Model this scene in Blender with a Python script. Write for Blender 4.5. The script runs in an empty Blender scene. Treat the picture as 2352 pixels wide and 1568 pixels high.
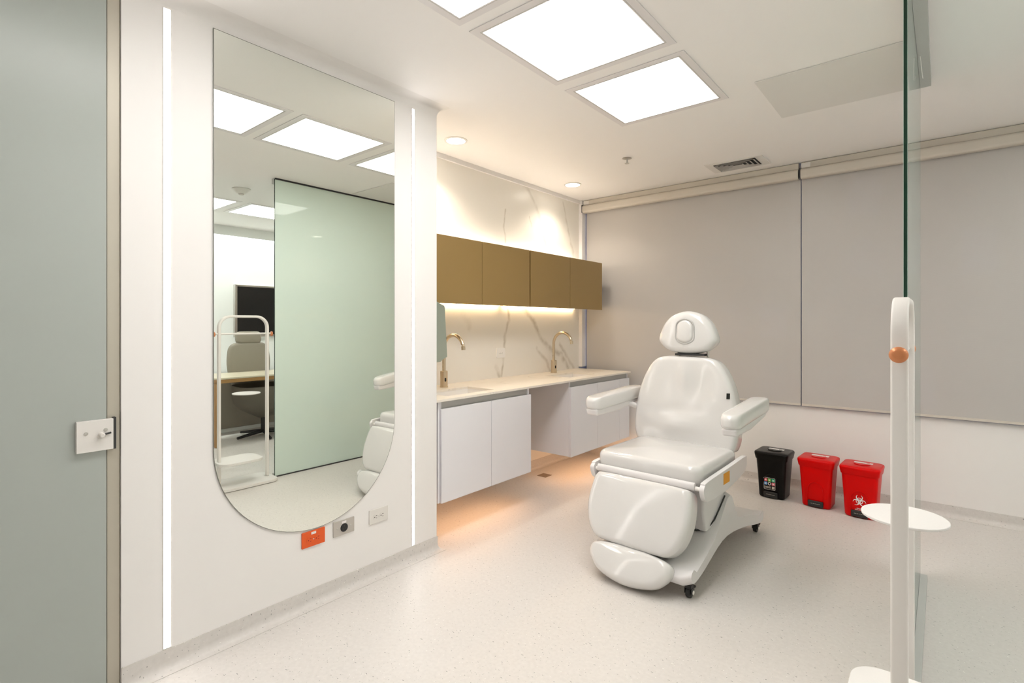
import bpy, bmesh, math, random
from mathutils import Vector, Matrix
random.seed(7)
S = bpy.context.scene
C = S.collection
PI = math.pi
TH = math.radians(39.54)

# ------------------------------------------------------------------ camera
cam = bpy.data.cameras.new('camera'); co = bpy.data.objects.new('camera', cam); C.objects.link(co)
cam.sensor_width = 36; cam.lens = 36 * 1198 / 2352
cam.shift_y = -39 / 2352
cam.clip_start = 0.05
co.location = (0, 0, 1.3); co.rotation_euler = (math.radians(90), 0, TH)
S.camera = co

# ------------------------------------------------------------------ world, exposure, light levels
w = bpy.data.worlds.new('world'); S.world = w; w.use_nodes = True
wb = w.node_tree.nodes['Background']
wb.inputs[0].default_value = (0.30, 0.36, 0.62, 1); wb.inputs[1].default_value = 0.45
S.view_settings.view_transform = 'Standard'; S.view_settings.look = 'None'
S.view_settings.gamma = 1; S.view_settings.use_curve_mapping = False
S.view_settings.exposure = 0.40
PANEL = 7.5         # ceiling panels
OFFICE = 6.0
WASH = 110.0        # concealed wall washer in the office        # office ceiling panels
STRIP = 15.0          # wall strips
UNDER = 17.0         # strip under the wall cabinets
FLOORLED = 11.0      # strip under the base cabinets
SPOT = 14.0
H = 2.55

# ------------------------------------------------------------------ materials
def mat(name, col=(.8, .8, .8), rough=.5, metal=0.0, **kw):
    m = bpy.data.materials.new(name); m.use_nodes = True
    b = m.node_tree.nodes['Principled BSDF']
    b.inputs['Base Color'].default_value = (*col, 1)
    b.inputs['Roughness'].default_value = rough
    b.inputs['Metallic'].default_value = metal
    for k, v in kw.items():
        b.inputs[k.replace('_', ' ')].default_value = v
    # faint procedural variation of roughness on every surface
    nt = m.node_tree
    tc = nt.nodes.new('ShaderNodeTexCoord'); n = nt.nodes.new('ShaderNodeTexNoise')
    n.inputs['Scale'].default_value = 9; nt.links.new(tc.outputs['Object'], n.inputs['Vector'])
    mr = nt.nodes.new('ShaderNodeMapRange')
    mr.inputs['To Min'].default_value = max(.01, rough * .9); mr.inputs['To Max'].default_value = min(1, rough * 1.1 + .005)
    nt.links.new(n.outputs['Fac'], mr.inputs['Value']); nt.links.new(mr.outputs[0], b.inputs['Roughness'])
    return m

def emis(name, col, s):
    m = bpy.data.materials.new(name); m.use_nodes = True
    nt = m.node_tree; nt.nodes.clear()
    o = nt.nodes.new('ShaderNodeOutputMaterial'); e = nt.nodes.new('ShaderNodeEmission')
    e.inputs[0].default_value = (*col, 1); e.inputs[1].default_value = s
    nt.links.new(e.outputs[0], o.inputs[0]); return m

def floor_mat():
    m = mat('speckled_vinyl', (.8, .75, .7), .45); nt = m.node_tree; b = nt.nodes['Principled BSDF']
    g = nt.nodes.new('ShaderNodeNewGeometry')
    base = (.70, .715, .665, 1)
    last = None
    n = nt.nodes.new('ShaderNodeTexNoise'); n.inputs['Scale'].default_value = 60; n.inputs['Detail'].default_value = 3
    nt.links.new(g.outputs['Position'], n.inputs['Vector'])
    r = nt.nodes.new('ShaderNodeValToRGB')
    r.color_ramp.elements[0].position = .3; r.color_ramp.elements[0].color = (.66, .625, .59, 1)
    r.color_ramp.elements[1].position = .7; r.color_ramp.elements[1].color = (.71, .675, .64, 1)
    nt.links.new(n.outputs['Fac'], r.inputs[0]); last = r.outputs[0]
    for sc, thr, prob, col, st in ((62, .17, .20, (.36, .35, .33, 1), (1, 1.7, 1)), (85, .16, .25, (.52, .50, .46, 1), (1.6, 1, 1)), (42, .15, .12, (.30, .29, .27, 1), (1, 2.2, 1)), (110, .20, .08, (.85, .83, .79, 1), (1, 1, 1))):
        mp = nt.nodes.new('ShaderNodeMapping'); mp.inputs['Scale'].default_value = st; mp.inputs['Rotation'].default_value = (0, 0, sc)
        nt.links.new(g.outputs['Position'], mp.inputs[0])
        dn = nt.nodes.new('ShaderNodeTexNoise'); dn.inputs['Scale'].default_value = 30
        ma = nt.nodes.new('ShaderNodeVectorMath'); ma.operation = 'MULTIPLY_ADD'
        nt.links.new(g.outputs['Position'], dn.inputs['Vector'])
        nt.links.new(dn.outputs['Color'], ma.inputs[0]); ma.inputs[1].default_value = (.03, .03, .03); nt.links.new(mp.outputs[0], ma.inputs[2])
        v = nt.nodes.new('ShaderNodeTexVoronoi'); v.inputs['Scale'].default_value = sc
        nt.links.new(ma.outputs[0], v.inputs['Vector'])
        lt = nt.nodes.new('ShaderNodeMath'); lt.operation = 'LESS_THAN'; lt.inputs[1].default_value = thr
        nt.links.new(v.outputs['Distance'], lt.inputs[0])
        sp = nt.nodes.new('ShaderNodeSeparateColor'); nt.links.new(v.outputs['Color'], sp.inputs[0])
        l2 = nt.nodes.new('ShaderNodeMath'); l2.operation = 'LESS_THAN'; l2.inputs[1].default_value = prob
        nt.links.new(sp.outputs[0], l2.inputs[0])
        mu = nt.nodes.new('ShaderNodeMath'); mu.operation = 'MULTIPLY'
        nt.links.new(lt.outputs[0], mu.inputs[0]); nt.links.new(l2.outputs[0], mu.inputs[1])
        mx = nt.nodes.new('ShaderNodeMix'); mx.data_type = 'RGBA'
        nt.links.new(mu.outputs[0], mx.inputs['Factor']); nt.links.new(last, mx.inputs['A']); mx.inputs['B'].default_value = col
        last = mx.outputs['Result']
    nt.links.new(last, b.inputs['Base Color'])
    return m

def marble_mat(name, base, vein, off=(0, 0, 0), rough=.3):
    m = mat(name, base[:3], rough); nt = m.node_tree; b = nt.nodes['Principled BSDF']
    g = nt.nodes.new('ShaderNodeNewGeometry')
    mp = nt.nodes.new('ShaderNodeMapping'); mp.inputs['Location'].default_value = off
    mp.inputs['Rotation'].default_value = (math.radians(-24), 0, 0); mp.inputs['Scale'].default_value = (1, 1, .42)
    nt.links.new(g.outputs['Position'], mp.inputs[0])
    last = None
    for sc, wd, msc, strength in ((1.5, .012, 1.3, .9), (3.2, .010, 2.2, .5)):
        n = nt.nodes.new('ShaderNodeTexNoise'); n.inputs['Scale'].default_value = sc; n.inputs['Detail'].default_value = 5
        n.inputs['Roughness'].default_value = .5; n.inputs['Distortion'].default_value = .4
        nt.links.new(mp.outputs[0], n.inputs['Vector'])
        s = nt.nodes.new('ShaderNodeMath'); s.operation = 'SUBTRACT'; s.inputs[1].default_value = .5; nt.links.new(n.outputs['Fac'], s.inputs[0])
        a = nt.nodes.new('ShaderNodeMath'); a.operation = 'ABSOLUTE'; nt.links.new(s.outputs[0], a.inputs[0])
        mr = nt.nodes.new('ShaderNodeMapRange'); mr.inputs['From Min'].default_value = 0; mr.inputs['From Max'].default_value = wd
        mr.inputs['To Min'].default_value = strength; mr.inputs['To Max'].default_value = 0; nt.links.new(a.outputs[0], mr.inputs['Value'])
        k = nt.nodes.new('ShaderNodeTexNoise'); k.inputs['Scale'].default_value = msc; nt.links.new(g.outputs['Position'], k.inputs['Vector'])
        kr = nt.nodes.new('ShaderNodeMapRange'); kr.inputs['From Min'].default_value = .46; kr.inputs['From Max'].default_value = .62
        nt.links.new(k.outputs['Fac'], kr.inputs['Value'])
        mu = nt.nodes.new('ShaderNodeMath'); mu.operation = 'MULTIPLY'; nt.links.new(mr.outputs[0], mu.inputs[0]); nt.links.new(kr.outputs[0], mu.inputs[1])
        if last is None: last = mu.outputs[0]
        else:
            x = nt.nodes.new('ShaderNodeMath'); x.operation = 'MAXIMUM'; nt.links.new(last, x.inputs[0]); nt.links.new(mu.outputs[0], x.inputs[1]); last = x.outputs[0]
    mx = nt.nodes.new('ShaderNodeMix'); mx.data_type = 'RGBA'
    mx.inputs['A'].default_value = base; mx.inputs['B'].default_value = vein
    nt.links.new(last, mx.inputs['Factor']); nt.links.new(mx.outputs['Result'], b.inputs['Base Color'])
    return m

VEINS = [([(3.38, 1.466), (3.403, 1.337), (3.346, 1.227), (3.335, 1.099), (3.318, 0.99), (3.301, 0.875)], 0.016, 0.8), ([(3.235, 0.952), (3.279, 0.877)], 0.02, 0.7), ([(3.557, 1.471), (3.739, 1.339), (3.838, 1.181), (3.988, 1.076), (4.191, 1.006), (4.313, 0.872)], 0.026, 0.75), ([(3.791, 1.083), (3.947, 0.956), (3.988, 0.864)], 0.02, 0.6), ([(4.154, 1.112), (4.267, 1.002), (4.415, 0.861)], 0.02, 0.6), ([(4.504, 1.366), (4.545, 0.879)], 0.012, 0.4), ([(2.845, 1.383), (2.926, 1.283)], 0.03, 0.3), ([(3.352, 2.271), (3.329, 2.121), (3.346, 2.058), (3.352, 1.993)], 0.011, 0.7), ([(3.613, 2.527), (3.759, 2.4), (3.838, 2.275), (3.94, 2.0)], 0.02, 0.4), ([(4.214, 2.494), (4.305, 2.22), (4.399, 2.016)], 0.014, 0.45), ([(3.688, 2.251), (3.713, 2.177)], 0.01, 0.5), ([(4.344, 2.118), (4.407, 1.973)], 0.014, 0.4)]

def vein_wall():
    """porcelain slab whose soft veins run in the wall's own plane (y, z in metres)"""
    m = mat('veined_porcelain', (.86, .80, .70), .3); nt = m.node_tree; b = nt.nodes['Principled BSDF']
    N = nt.nodes.new; L = nt.links.new
    g = N('ShaderNodeNewGeometry'); no = N('ShaderNodeTexNoise'); no.inputs['Scale'].default_value = 9; no.inputs['Detail'].default_value = 4
    L(g.outputs['Position'], no.inputs['Vector'])
    sb = N('ShaderNodeVectorMath'); sb.operation = 'SUBTRACT'; sb.inputs[1].default_value = (.5, .5, .5); L(no.outputs['Color'], sb.inputs[0])
    ma = N('ShaderNodeVectorMath'); ma.operation = 'MULTIPLY_ADD'; ma.inputs[1].default_value = (0, .06, .06); L(sb.outputs[0], ma.inputs[0]); L(g.outputs['Position'], ma.inputs[2])
    fl = N('ShaderNodeVectorMath'); fl.operation = 'MULTIPLY'; fl.inputs[1].default_value = (0, 1, 1); L(ma.outputs[0], fl.inputs[0])
    P = fl.outputs[0]; last = None
    for line, wd, st in VEINS:
        for (a, c) in zip(line[:-1], line[1:]):
            A = Vector((0, a[0], a[1])); B = Vector((0, c[0], c[1])); D = B - A; l2 = D.dot(D)
            s1 = N('ShaderNodeVectorMath'); s1.operation = 'SUBTRACT'; s1.inputs[1].default_value = A; L(P, s1.inputs[0])
            dt = N('ShaderNodeVectorMath'); dt.operation = 'DOT_PRODUCT'; dt.inputs[1].default_value = D / l2; L(s1.outputs[0], dt.inputs[0])
            cl = N('ShaderNodeClamp'); L(dt.outputs['Value'], cl.inputs[0])
            sc = N('ShaderNodeVectorMath'); sc.operation = 'SCALE'; sc.inputs[0].default_value = D; L(cl.outputs[0], sc.inputs['Scale'])
            d = N('ShaderNodeVectorMath'); d.operation = 'DISTANCE'; L(s1.outputs[0], d.inputs[0]); L(sc.outputs[0], d.inputs[1])
            mr = N('ShaderNodeMapRange'); mr.interpolation_type = 'SMOOTHSTEP'; mr.inputs['From Min'].default_value = 0; mr.inputs['From Max'].default_value = wd * 1.5
            mr.inputs['To Min'].default_value = st; mr.inputs['To Max'].default_value = 0; L(d.outputs['Value'], mr.inputs['Value'])
            if last is None: last = mr.outputs[0]
            else:
                x = N('ShaderNodeMath'); x.operation = 'MAXIMUM'; L(last, x.inputs[0]); L(mr.outputs[0], x.inputs[1]); last = x.outputs[0]
    k = N('ShaderNodeTexNoise'); k.inputs['Scale'].default_value = 14; k.inputs['Detail'].default_value = 5; L(g.outputs['Position'], k.inputs['Vector'])
    kr = N('ShaderNodeMapRange'); kr.inputs['From Min'].default_value = .33; kr.inputs['From Max'].default_value = .62; kr.inputs['To Min'].default_value = .25; L(k.outputs['Fac'], kr.inputs['Value'])
    mu = N('ShaderNodeMath'); mu.operation = 'MULTIPLY'; L(last, mu.inputs[0]); L(kr.outputs[0], mu.inputs[1])
    mx = N('ShaderNodeMix'); mx.data_type = 'RGBA'; mx.inputs['A'].default_value = (.88, .84, .77, 1); mx.inputs['B'].default_value = (.52, .46, .37, 1)
    L(mu.outputs[0], mx.inputs['Factor']); L(mx.outputs['Result'], b.inputs['Base Color'])
    return m

def frosted(name, col, trans, rough=.12, spec=.5):
    m = bpy.data.materials.new(name); m.use_nodes = True; nt = m.node_tree; nt.nodes.clear()
    o = nt.nodes.new('ShaderNodeOutputMaterial')
    d = nt.nodes.new('ShaderNodeBsdfDiffuse'); d.inputs[0].default_value = (*col, 1)
    t = nt.nodes.new('ShaderNodeBsdfTranslucent'); t.inputs[0].default_value = (*col, 1)
    x = nt.nodes.new('ShaderNodeMixShader'); x.inputs[0].default_value = trans
    nt.links.new(d.outputs[0], x.inputs[1]); nt.links.new(t.outputs[0], x.inputs[2])
    g = nt.nodes.new('ShaderNodeBsdfGlossy'); g.inputs['Roughness'].default_value = rough
    f = nt.nodes.new('ShaderNodeFresnel'); f.inputs[0].default_value = 1.0 + spec
    y = nt.nodes.new('ShaderNodeMixShader'); nt.links.new(f.outputs[0], y.inputs[0])
    nt.links.new(x.outputs[0], y.inputs[1]); nt.links.new(g.outputs[0], y.inputs[2]); nt.links.new(y.outputs[0], o.inputs[0])
    return m

def clear(name, col=(.95, .98, .97), refl=.06):
    m = bpy.data.materials.new(name); m.use_nodes = True; nt = m.node_tree; nt.nodes.clear()
    o = nt.nodes.new('ShaderNodeOutputMaterial')
    t = nt.nodes.new('ShaderNodeBsdfTransparent'); t.inputs[0].default_value = (*col, 1)
    g = nt.nodes.new('ShaderNodeBsdfGlossy'); g.inputs['Roughness'].default_value = .02
    x = nt.nodes.new('ShaderNodeMixShader'); x.inputs[0].default_value = refl
    nt.links.new(t.outputs[0], x.inputs[1]); nt.links.new(g.outputs[0], x.inputs[2]); nt.links.new(x.outputs[0], o.inputs[0])
    return m

def blind_mat():
    m = bpy.data.materials.new('screen_fabric'); m.use_nodes = True; nt = m.node_tree; nt.nodes.clear()
    o = nt.nodes.new('ShaderNodeOutputMaterial'); g = nt.nodes.new('ShaderNodeNewGeometry')
    w_ = nt.nodes.new('ShaderNodeTexWave'); w_.inputs['Scale'].default_value = 90; w_.bands_direction = 'Z'
    nt.links.new(g.outputs['Position'], w_.inputs['Vector'])
    r = nt.nodes.new('ShaderNodeValToRGB'); r.color_ramp.elements[0].color = (.56, .53, .505, 1); r.color_ramp.elements[1].color = (.60, .57, .545, 1)
    nt.links.new(w_.outputs['Fac'], r.inputs[0])
    d = nt.nodes.new('ShaderNodeBsdfPrincipled'); nt.links.new(r.outputs[0], d.inputs['Base Color']); d.inputs['Roughness'].default_value = .38
    d.inputs['Specular IOR Level'].default_value = .35
    t = nt.nodes.new('ShaderNodeBsdfTransparent')
    x = nt.nodes.new('ShaderNodeMixShader'); x.inputs[0].default_value = .09
    nt.links.new(d.outputs[0], x.inputs[1]); nt.links.new(t.outputs[0], x.inputs[2]); nt.links.new(x.outputs[0], o.inputs[0])
    return m

M = {}
M['wall'] = mat('wall_paint', (.88, .855, .83), .45)
M['ceil'] = mat('ceiling_paint', (.94, .915, .895), .6)
M['floor'] = floor_mat()
M['marble'] = vein_wall()
M['counter'] = marble_mat('counter_porcelain', (.86, .80, .71, 1), (.62, .54, .44, 1), (3, 1, 2))
M['frame'] = mat('light_frame_paint', (.82, .79, .79), .4)
M['tile'] = mat('ceiling_tile', (.80, .78, .75), .5)
M['upstrip'] = emis('up_strip_glow', (1, .86, .70), 27)
M['panel'] = emis('panel_glow', (1, .975, .95), PANEL)
M['opanel'] = emis('office_panel_glow', (1, .99, .95), OFFICE)
M['wash'] = emis('office_wash_glow', (.95, 1, .98), WASH)
M['strip'] = emis('strip_glow', (1, .95, .92), STRIP)
M['warmstrip'] = emis('warm_strip_glow', (1, .72, .42), UNDER)
M['floorstrip'] = emis('floor_strip_glow', (1, .55, .27), FLOORLED)
M['down'] = emis('downlight_glow', (1, .93, .82), 14)
M['white'] = mat('white_lacquer', (.84, .83, .86), .35)
M['whitemetal'] = mat('white_powder_coat', (.80, .77, .73), .4)
M['tray'] = mat('white_tray_paint', (.80, .78, .75), .35)
M['grey'] = mat('grey_channel', (.52, .51, .49), .4)
M['bronze'] = mat('bronze_laminate', (.31, .20, .07), .42)
M['bronzedark'] = mat('bronze_edge', (.12, .075, .025), .5)
M['brass'] = mat('brushed_champagne_metal', (.66, .55, .40), .28, 1.0)
M['dark'] = mat('black_plastic', (.012, .012, .012), .35)
M['blackgloss'] = mat('black_bin_plastic', (.005, .004, .0035), .3, Specular_IOR_Level=.15)
M['red'] = mat('red_bin_plastic', (.64, .0, .0), .34, Specular_IOR_Level=.15)
M['vinyl'] = mat('white_vinyl', (.74, .725, .705), .11, Coat_Weight=.5, Coat_Roughness=.08)
M['shell'] = mat('white_moulded_plastic', (.80, .775, .77), .38)
M['rubber'] = mat('seam_rubber', (.03, .03, .03), .6)
M['chrome'] = mat('brushed_steel', (.62, .60, .56), .3, 1.0)
M['dispenser'] = mat('greenish_satin_steel', (.42, .47, .40), .3, .7)
M['orange'] = mat('orange_plastic', (.78, .10, .008), .35)
M['sticker'] = mat('orange_sticker', (.85, .36, .01), .5)
M['greyplate'] = mat('grey_plate', (.52, .48, .43), .4)
M['plate'] = mat('white_plate', (.78, .75, .70), .35)
M['plate2'] = mat('bright_white_plate', (.90, .87, .83), .35)
M['hole'] = mat('slot_dark', (.05, .04, .035), .6)
M['redhole'] = mat('slot_dark_red', (.30, .01, .005), .6)
M['label'] = mat('paper_label', (.85, .80, .78), .5)
M['copper'] = mat('copper_orange', (.62, .24, .10), .3, .35)
M['frosted'] = frosted('frosted_sage_glass', (.57, .61, .57), .25, .25, .35)
M['mint'] = frosted('frosted_mint_glass', (.81, .94, .86), .2, .04, .45)
M['glassedge'] = mat('green_glass_edge', (.004, .035, .018), .1)
M['glass'] = clear('window_glass', (.9, .95, 1))
M['blind'] = blind_mat()
M['cassette'] = mat('taupe_cassette', (.62, .57, .50), .45)
M['mirror'] = mat('mirror_silver', (.86, .885, .84), .01, 1.0)
for n_ in list(M['mirror'].node_tree.links):
    if n_.to_socket.name == 'Roughness': M['mirror'].node_tree.links.remove(n_)
M['mirror'].node_tree.nodes['Principled BSDF'].inputs['Roughness'].default_value = 0.0
M['mirroredge'] = mat('mirror_edge', (.22, .22, .19), .3)
M['wood'] = mat('oak_frame', (.42, .23, .08), .45)
M['deskpad'] = mat('cream_desktop', (.75, .68, .52), .3)
M['taupe'] = mat('taupe_fabric', (.30, .27, .22), .8)
M['screen'] = mat('dark_screen', (.01, .01, .01), .12)
M['officewall'] = mat('office_wall_paint', (.90, .92, .90), .5)
M['building'] = mat('facade_blue', (.10, .12, .22), .7)
M['drain'] = mat('drain_metal', (.30, .22, .15), .4, .5)
M['jamb'] = mat('jamb_metal', (.50, .46, .38), .4, .2)

# ------------------------------------------------------------------ helpers
def V(*a): return Vector(a)

def link(name, bm, m, parent=None, smooth=False, bevel=0, seg=2, loc=None, angle=35):
    me = bpy.data.meshes.new(name)
    bmesh.ops.recalc_face_normals(bm, faces=bm.faces[:])
    bm.to_mesh(me); bm.free()
    o = bpy.data.objects.new(name, me); C.objects.link(o)
    if m is not None: me.materials.append(m)
    if parent is not None: o.parent = parent
    if loc is not None: o.location = loc
    if bevel:
        b = o.modifiers.new('bevel', 'BEVEL'); b.width = bevel; b.segments = seg; b.limit_method = 'ANGLE'; b.angle_limit = math.radians(30)
        smooth = True
    if smooth:
        for p in me.polygons: p.use_smooth = True
        try: me.set_sharp_from_angle(angle=math.radians(angle if not bevel else 50))
        except Exception: pass
    return o

def bx(bm, x0, x1, y0, y1, z0, z1):
    vs = [bm.verts.new((x, y, z)) for x in (x0, x1) for y in (y0, y1) for z in (z0, z1)]
    for f in ((0, 1, 3, 2), (4, 6, 7, 5), (0, 4, 5, 1), (2, 3, 7, 6), (0, 2, 6, 4), (1, 5, 7, 3)):
        bm.faces.new([vs[i] for i in f])

def box(name, r, m, parent=None, bevel=0, seg=2):
    bm = bmesh.new(); bx(bm, *r); return link(name, bm, m, parent, bevel=bevel, seg=seg)

def loft(bm, rings, caps=True, closed=True):
    R = [[bm.verts.new(p) for p in ring] for ring in rings]
    n = len(R[0])
    for a, b in zip(R[:-1], R[1:]):
        for i in range(n if closed else n - 1):
            j = (i + 1) % n
            bm.faces.new((a[i], a[j], b[j], b[i]))
    if caps:
        bm.faces.new(R[0][::-1]); bm.faces.new(R[-1])
    return R

def tube(bm, pts, r, n=12, ry=None, up=None, closed=False):
    pts = [Vector(p) for p in pts]; rings = []
    prev = None
    for i, p in enumerate(pts):
        a = pts[i - 1] if (i > 0 or closed) else p; b = pts[(i + 1) % len(pts)] if (i < len(pts) - 1 or closed) else p
        t = (b - a).normalized()
        u = Vector(up) if up else (Vector((0, 0, 1)) if abs(t.z) < .9 else Vector((1, 0, 0)))
        if prev is not None and not up: u = prev
        s = t.cross(u).normalized(); u = s.cross(t).normalized(); prev = u
        rr = r[i] if isinstance(r, (list, tuple)) else r
        ra = ry if ry else rr
        rings.append([p + s * rr * math.cos(2 * PI * k / n) + u * ra * math.sin(2 * PI * k / n) for k in range(n)])
    if closed: rings.append(None)
    if closed:
        rings.pop(); R = [[bm.verts.new(p) for p in g] for g in rings]
        for a, b in zip(R, R[1:] + R[:1]):
            for i in range(n):
                j = (i + 1) % n; bm.faces.new((a[i], a[j], b[j], b[i]))
    else: loft(bm, rings)

def lathe(bm, prof, c=(0, 0, 0), axis='z', n=28):
    rings = []
    for r, h in prof:
        ring = []
        for k in range(n):
            a = 2 * PI * k / n; x, y = max(r, 1e-4) * math.cos(a), max(r, 1e-4) * math.sin(a)
            p = {'z': (x, y, h), 'x': (h, x, y), 'y': (x, h, y)}[axis]
            ring.append((p[0] + c[0], p[1] + c[1], p[2] + c[2]))
        rings.append(ring)
    loft(bm, rings)

def annulus(bm, prof, n=32):
    rings = [[(p[0] * math.cos(2 * PI * k / n), p[0] * math.sin(2 * PI * k / n), p[1]) for p in prof] for k in range(n)]
    R = [[bm.verts.new(p) for p in g] for g in rings]; m_ = len(prof)
    for a, b in zip(R, R[1:] + R[:1]):
        for i in range(m_): bm.faces.new((a[i], a[(i + 1) % m_], b[(i + 1) % m_], b[i]))

def prism(bm, pts, f0, f1):      # pts 2d ; f0,f1 map (u,v) to 3d
    loft(bm, [[f0(*p) for p in pts], [f1(*p) for p in pts]])

def rrect(w, h, r, n=6, cx=0, cy=0):
    out = []
    for sx, sy, a0 in ((1, 1, 0), (-1, 1, 90), (-1, -1, 180), (1, -1, 270)):
        for k in range(n + 1):
            a = math.radians(a0 + 90 * k / n)
            out.append((cx + sx * (w / 2 - r) + r * math.cos(a), cy + sy * (h / 2 - r) + r * math.sin(a)))
    return out

def spline(ctrl, n=8):
    out = []; k = len(ctrl)
    for i in range(k):
        p0, p1, p2, p3 = (Vector(ctrl[(i + j - 1) % k]) for j in range(4))
        for s in range(n):
            t = s / n
            q = .5 * ((2 * p1) + (p2 - p0) * t + (2 * p0 - 5 * p1 + 4 * p2 - p3) * t * t + (3 * p1 - p0 - 3 * p2 + p3) * t ** 3)
            out.append((q.x, q.y))
    return out

def cushion(bm, outline, th, center, u, v, nn, power=4.0, crown=.01, fn=None, rings=14, edge=.035):
    """padded cushion from an outline: rounded edge, gently crowned faces, built front and back"""
    u, v, nn, center = (Vector(a) for a in (u, v, nn, center))
    cx = sum(p[0] for p in outline) / len(outline); cy = sum(p[1] for p in outline) / len(outline)
    R = max(math.hypot(p[0] - cx, p[1] - cy) for p in outline)
    mn = min(math.hypot(p[0] - cx, p[1] - cy) for p in outline)
    def ring(kind, t, sign):
        res = []
        for (a, b) in outline:
            dx, dy = a - cx, b - cy; L = math.hypot(dx, dy)
            if kind == 'edge':   # t angle 0..90deg along rounded rim
                e = min(edge, L * .6)
                s = (L - e + e * math.cos(t)) / L; h = (th / 2 - min(edge, th / 2)) + min(edge, th / 2) * math.sin(t)
            else:
                e = min(edge, L * .6); s = (L - e) / L * t; h = th / 2
            q = s
            h = h + crown * (1 - q ** 2) if sign > 0 else h
            if fn and sign > 0: h += fn(cx + dx * s, cy + dy * s)
            res.append(center + u * (cx + dx * s) + v * (cy + dy * s) + nn * (h * sign))
        return res
    rs = []
    for t in (.06, .2, .4, .6, .8): rs.append(ring('face', t, -1))
    for k in range(6, -1, -1): rs.append(ring('edge', PI / 2 * k / 6, -1))
    for k in range(0, 7): rs.append(ring('edge', PI / 2 * k / 6, 1))
    for t in (.94, .86, .78, .7, .62, .54, .46, .38, .3, .22, .14, .06): rs.append(ring('face', t, 1))
    loft(bm, rs)
    bmesh.ops.remove_doubles(bm, verts=bm.verts, dist=1e-5)

def tag(o, label, cat, group=None, kind=None):
    o['label'] = label
    if cat: o['category'] = cat
    if group: o['group'] = group
    if kind: o['kind'] = kind
    return o

def thing(name, label, cat, loc=(0, 0, 0), rz=0, group=None):
    o = bpy.data.objects.new(name, None); C.objects.link(o); o.empty_display_size = .1
    o.location = loc; o.rotation_euler = (0, 0, rz)
    return tag(o, label, cat, group)

def struct(o, label=None):
    o['kind'] = 'structure'
    if label: o['label'] = label
    return o

def text(name, s, size, m, parent, mtx, ext=.0004):
    cu = bpy.data.curves.new(name, 'FONT'); cu.body = s; cu.size = size; cu.extrude = ext; cu.align_x = 'CENTER'; cu.align_y = 'CENTER'
    t = bpy.data.objects.new(name, cu)
    C.objects.link(t); bpy.context.view_layer.update()
    me = bpy.data.meshes.new_from_object(t.evaluated_get(bpy.context.evaluated_depsgraph_get()))
    bpy.data.objects.remove(t)
    o = bpy.data.objects.new(name, me); C.objects.link(o); me.materials.clear(); me.materials.append(m)
    o.parent = parent; o.matrix_local = mtx
    return o

def dup(root, loc, label=None, rz=None):
    r = root.copy(); C.objects.link(r); r.location = loc
    if rz is not None: r.rotation_euler = (0, 0, rz)
    if label: r['label'] = label
    for ch in list(root.children):
        c = ch.copy(); C.objects.link(c); c.parent = r
        for g in list(ch.children):
            d = g.copy(); C.objects.link(d); d.parent = c
    return r

# ------------------------------------------------------------------ the room
XM, XC, YE, YW = -2.25, -2.85, 2.043, 4.60      # mirror wall, counter wall, mirror wall end, window wall
struct(box('floor', (-4.0, 2.75, -1.8, 4.85, -.12, 0), M['floor']))
struct(box('ceiling', (-4.0, 2.75, -1.8, 4.85, H, H + .12), M['ceil']))
struct(box('wall_mirror', (XC, XM, .545, YE, 0, H), M['wall']))
struct(box('wall_left', (-2.97, XC, YE - .3, 4.85, 0, H), M['wall']))
struct(box('wall_marble', (XC, XC + .012, YE + .002, 4.50, .0, H - .02), M['marble']))
struct(box('wall_behind', (-4.0, 2.75, -1.92, -1.8, 0, H), M['wall']))
struct(box('wall_corridor', (-4.12, -4.0, -1.8, 4.85, 0, H), M['wall']))
struct(box('wall_left_near', (-2.37, XM, -1.8, -.62, 0, H), M['wall']))
struct(box('wall_office', (2.63, 2.75, -1.8, 4.85, 0, H), M['officewall']))
# window wall: parapet below, head above, jamb strip, office part
struct(box('wall_window', (XC, 2.63, YW, YW + .18, 0, .66), M['wall']))
struct(box('wall_window_head', (XC, 2.63, YW, YW + .18, 2.50, H), M['wall']))
struct(box('wall_window_end', (1.62, 2.63, YW, YW + .18, .66, 2.5), M['wall']))
struct(box('trim_1', (XC, XC + .05, 4.50, YW, .875, H), M['frame'], bevel=.003))
struct(box('trim_2', (XC + .0125, XC + .03, YE + .002, 4.499, H - .035, H - .001), M['wall']))
# window 1: frame, glass
wn = thing('window_1', None, None); del wn['label']; struct(wn)
bm = bmesh.new()
for x in (XC + .02, -1.75, -.90, .05, .9, 1.57): bx(bm, x, x + .05, YW + .06, YW + .12, .66, 2.5)
for z in (.66, 2.45, 1.0): bx(bm, XC + .02, 1.62, YW + .065, YW + .115, z, z + .05)
link('window_frame', bm, M['grey'], wn)
box('window_pane', (XC + .02, 1.62, YW + .085, YW + .091, .70, 2.47), M['glass'], wn)
# cove mouldings (concave) along the mirror wall head
def cove(name, path, m, r=.055):
    bm = bmesh.new(); rings = []
    for (x, y, nx, ny) in path:
        prof = [(0, 0), (0, -r * 1.0)]
        for k in range(0, 9):
            a = PI / 2 * k / 8
            prof.append((r - r * math.cos(a), -r + r * math.sin(a)))
        prof[1] = (0, -r)
        rings.append([(x + nx * (p[0]), y + ny * p[0], H + p[1]) for p in prof])
    loft(bm, rings)
    return link(name, bm, m, smooth=True, angle=60)
struct(cove('trim_3', [(XM, .545, 1, 0), (XM, YE, 1, 1), (XC + .03, YE, 0, 1)], M['wall']))
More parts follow.
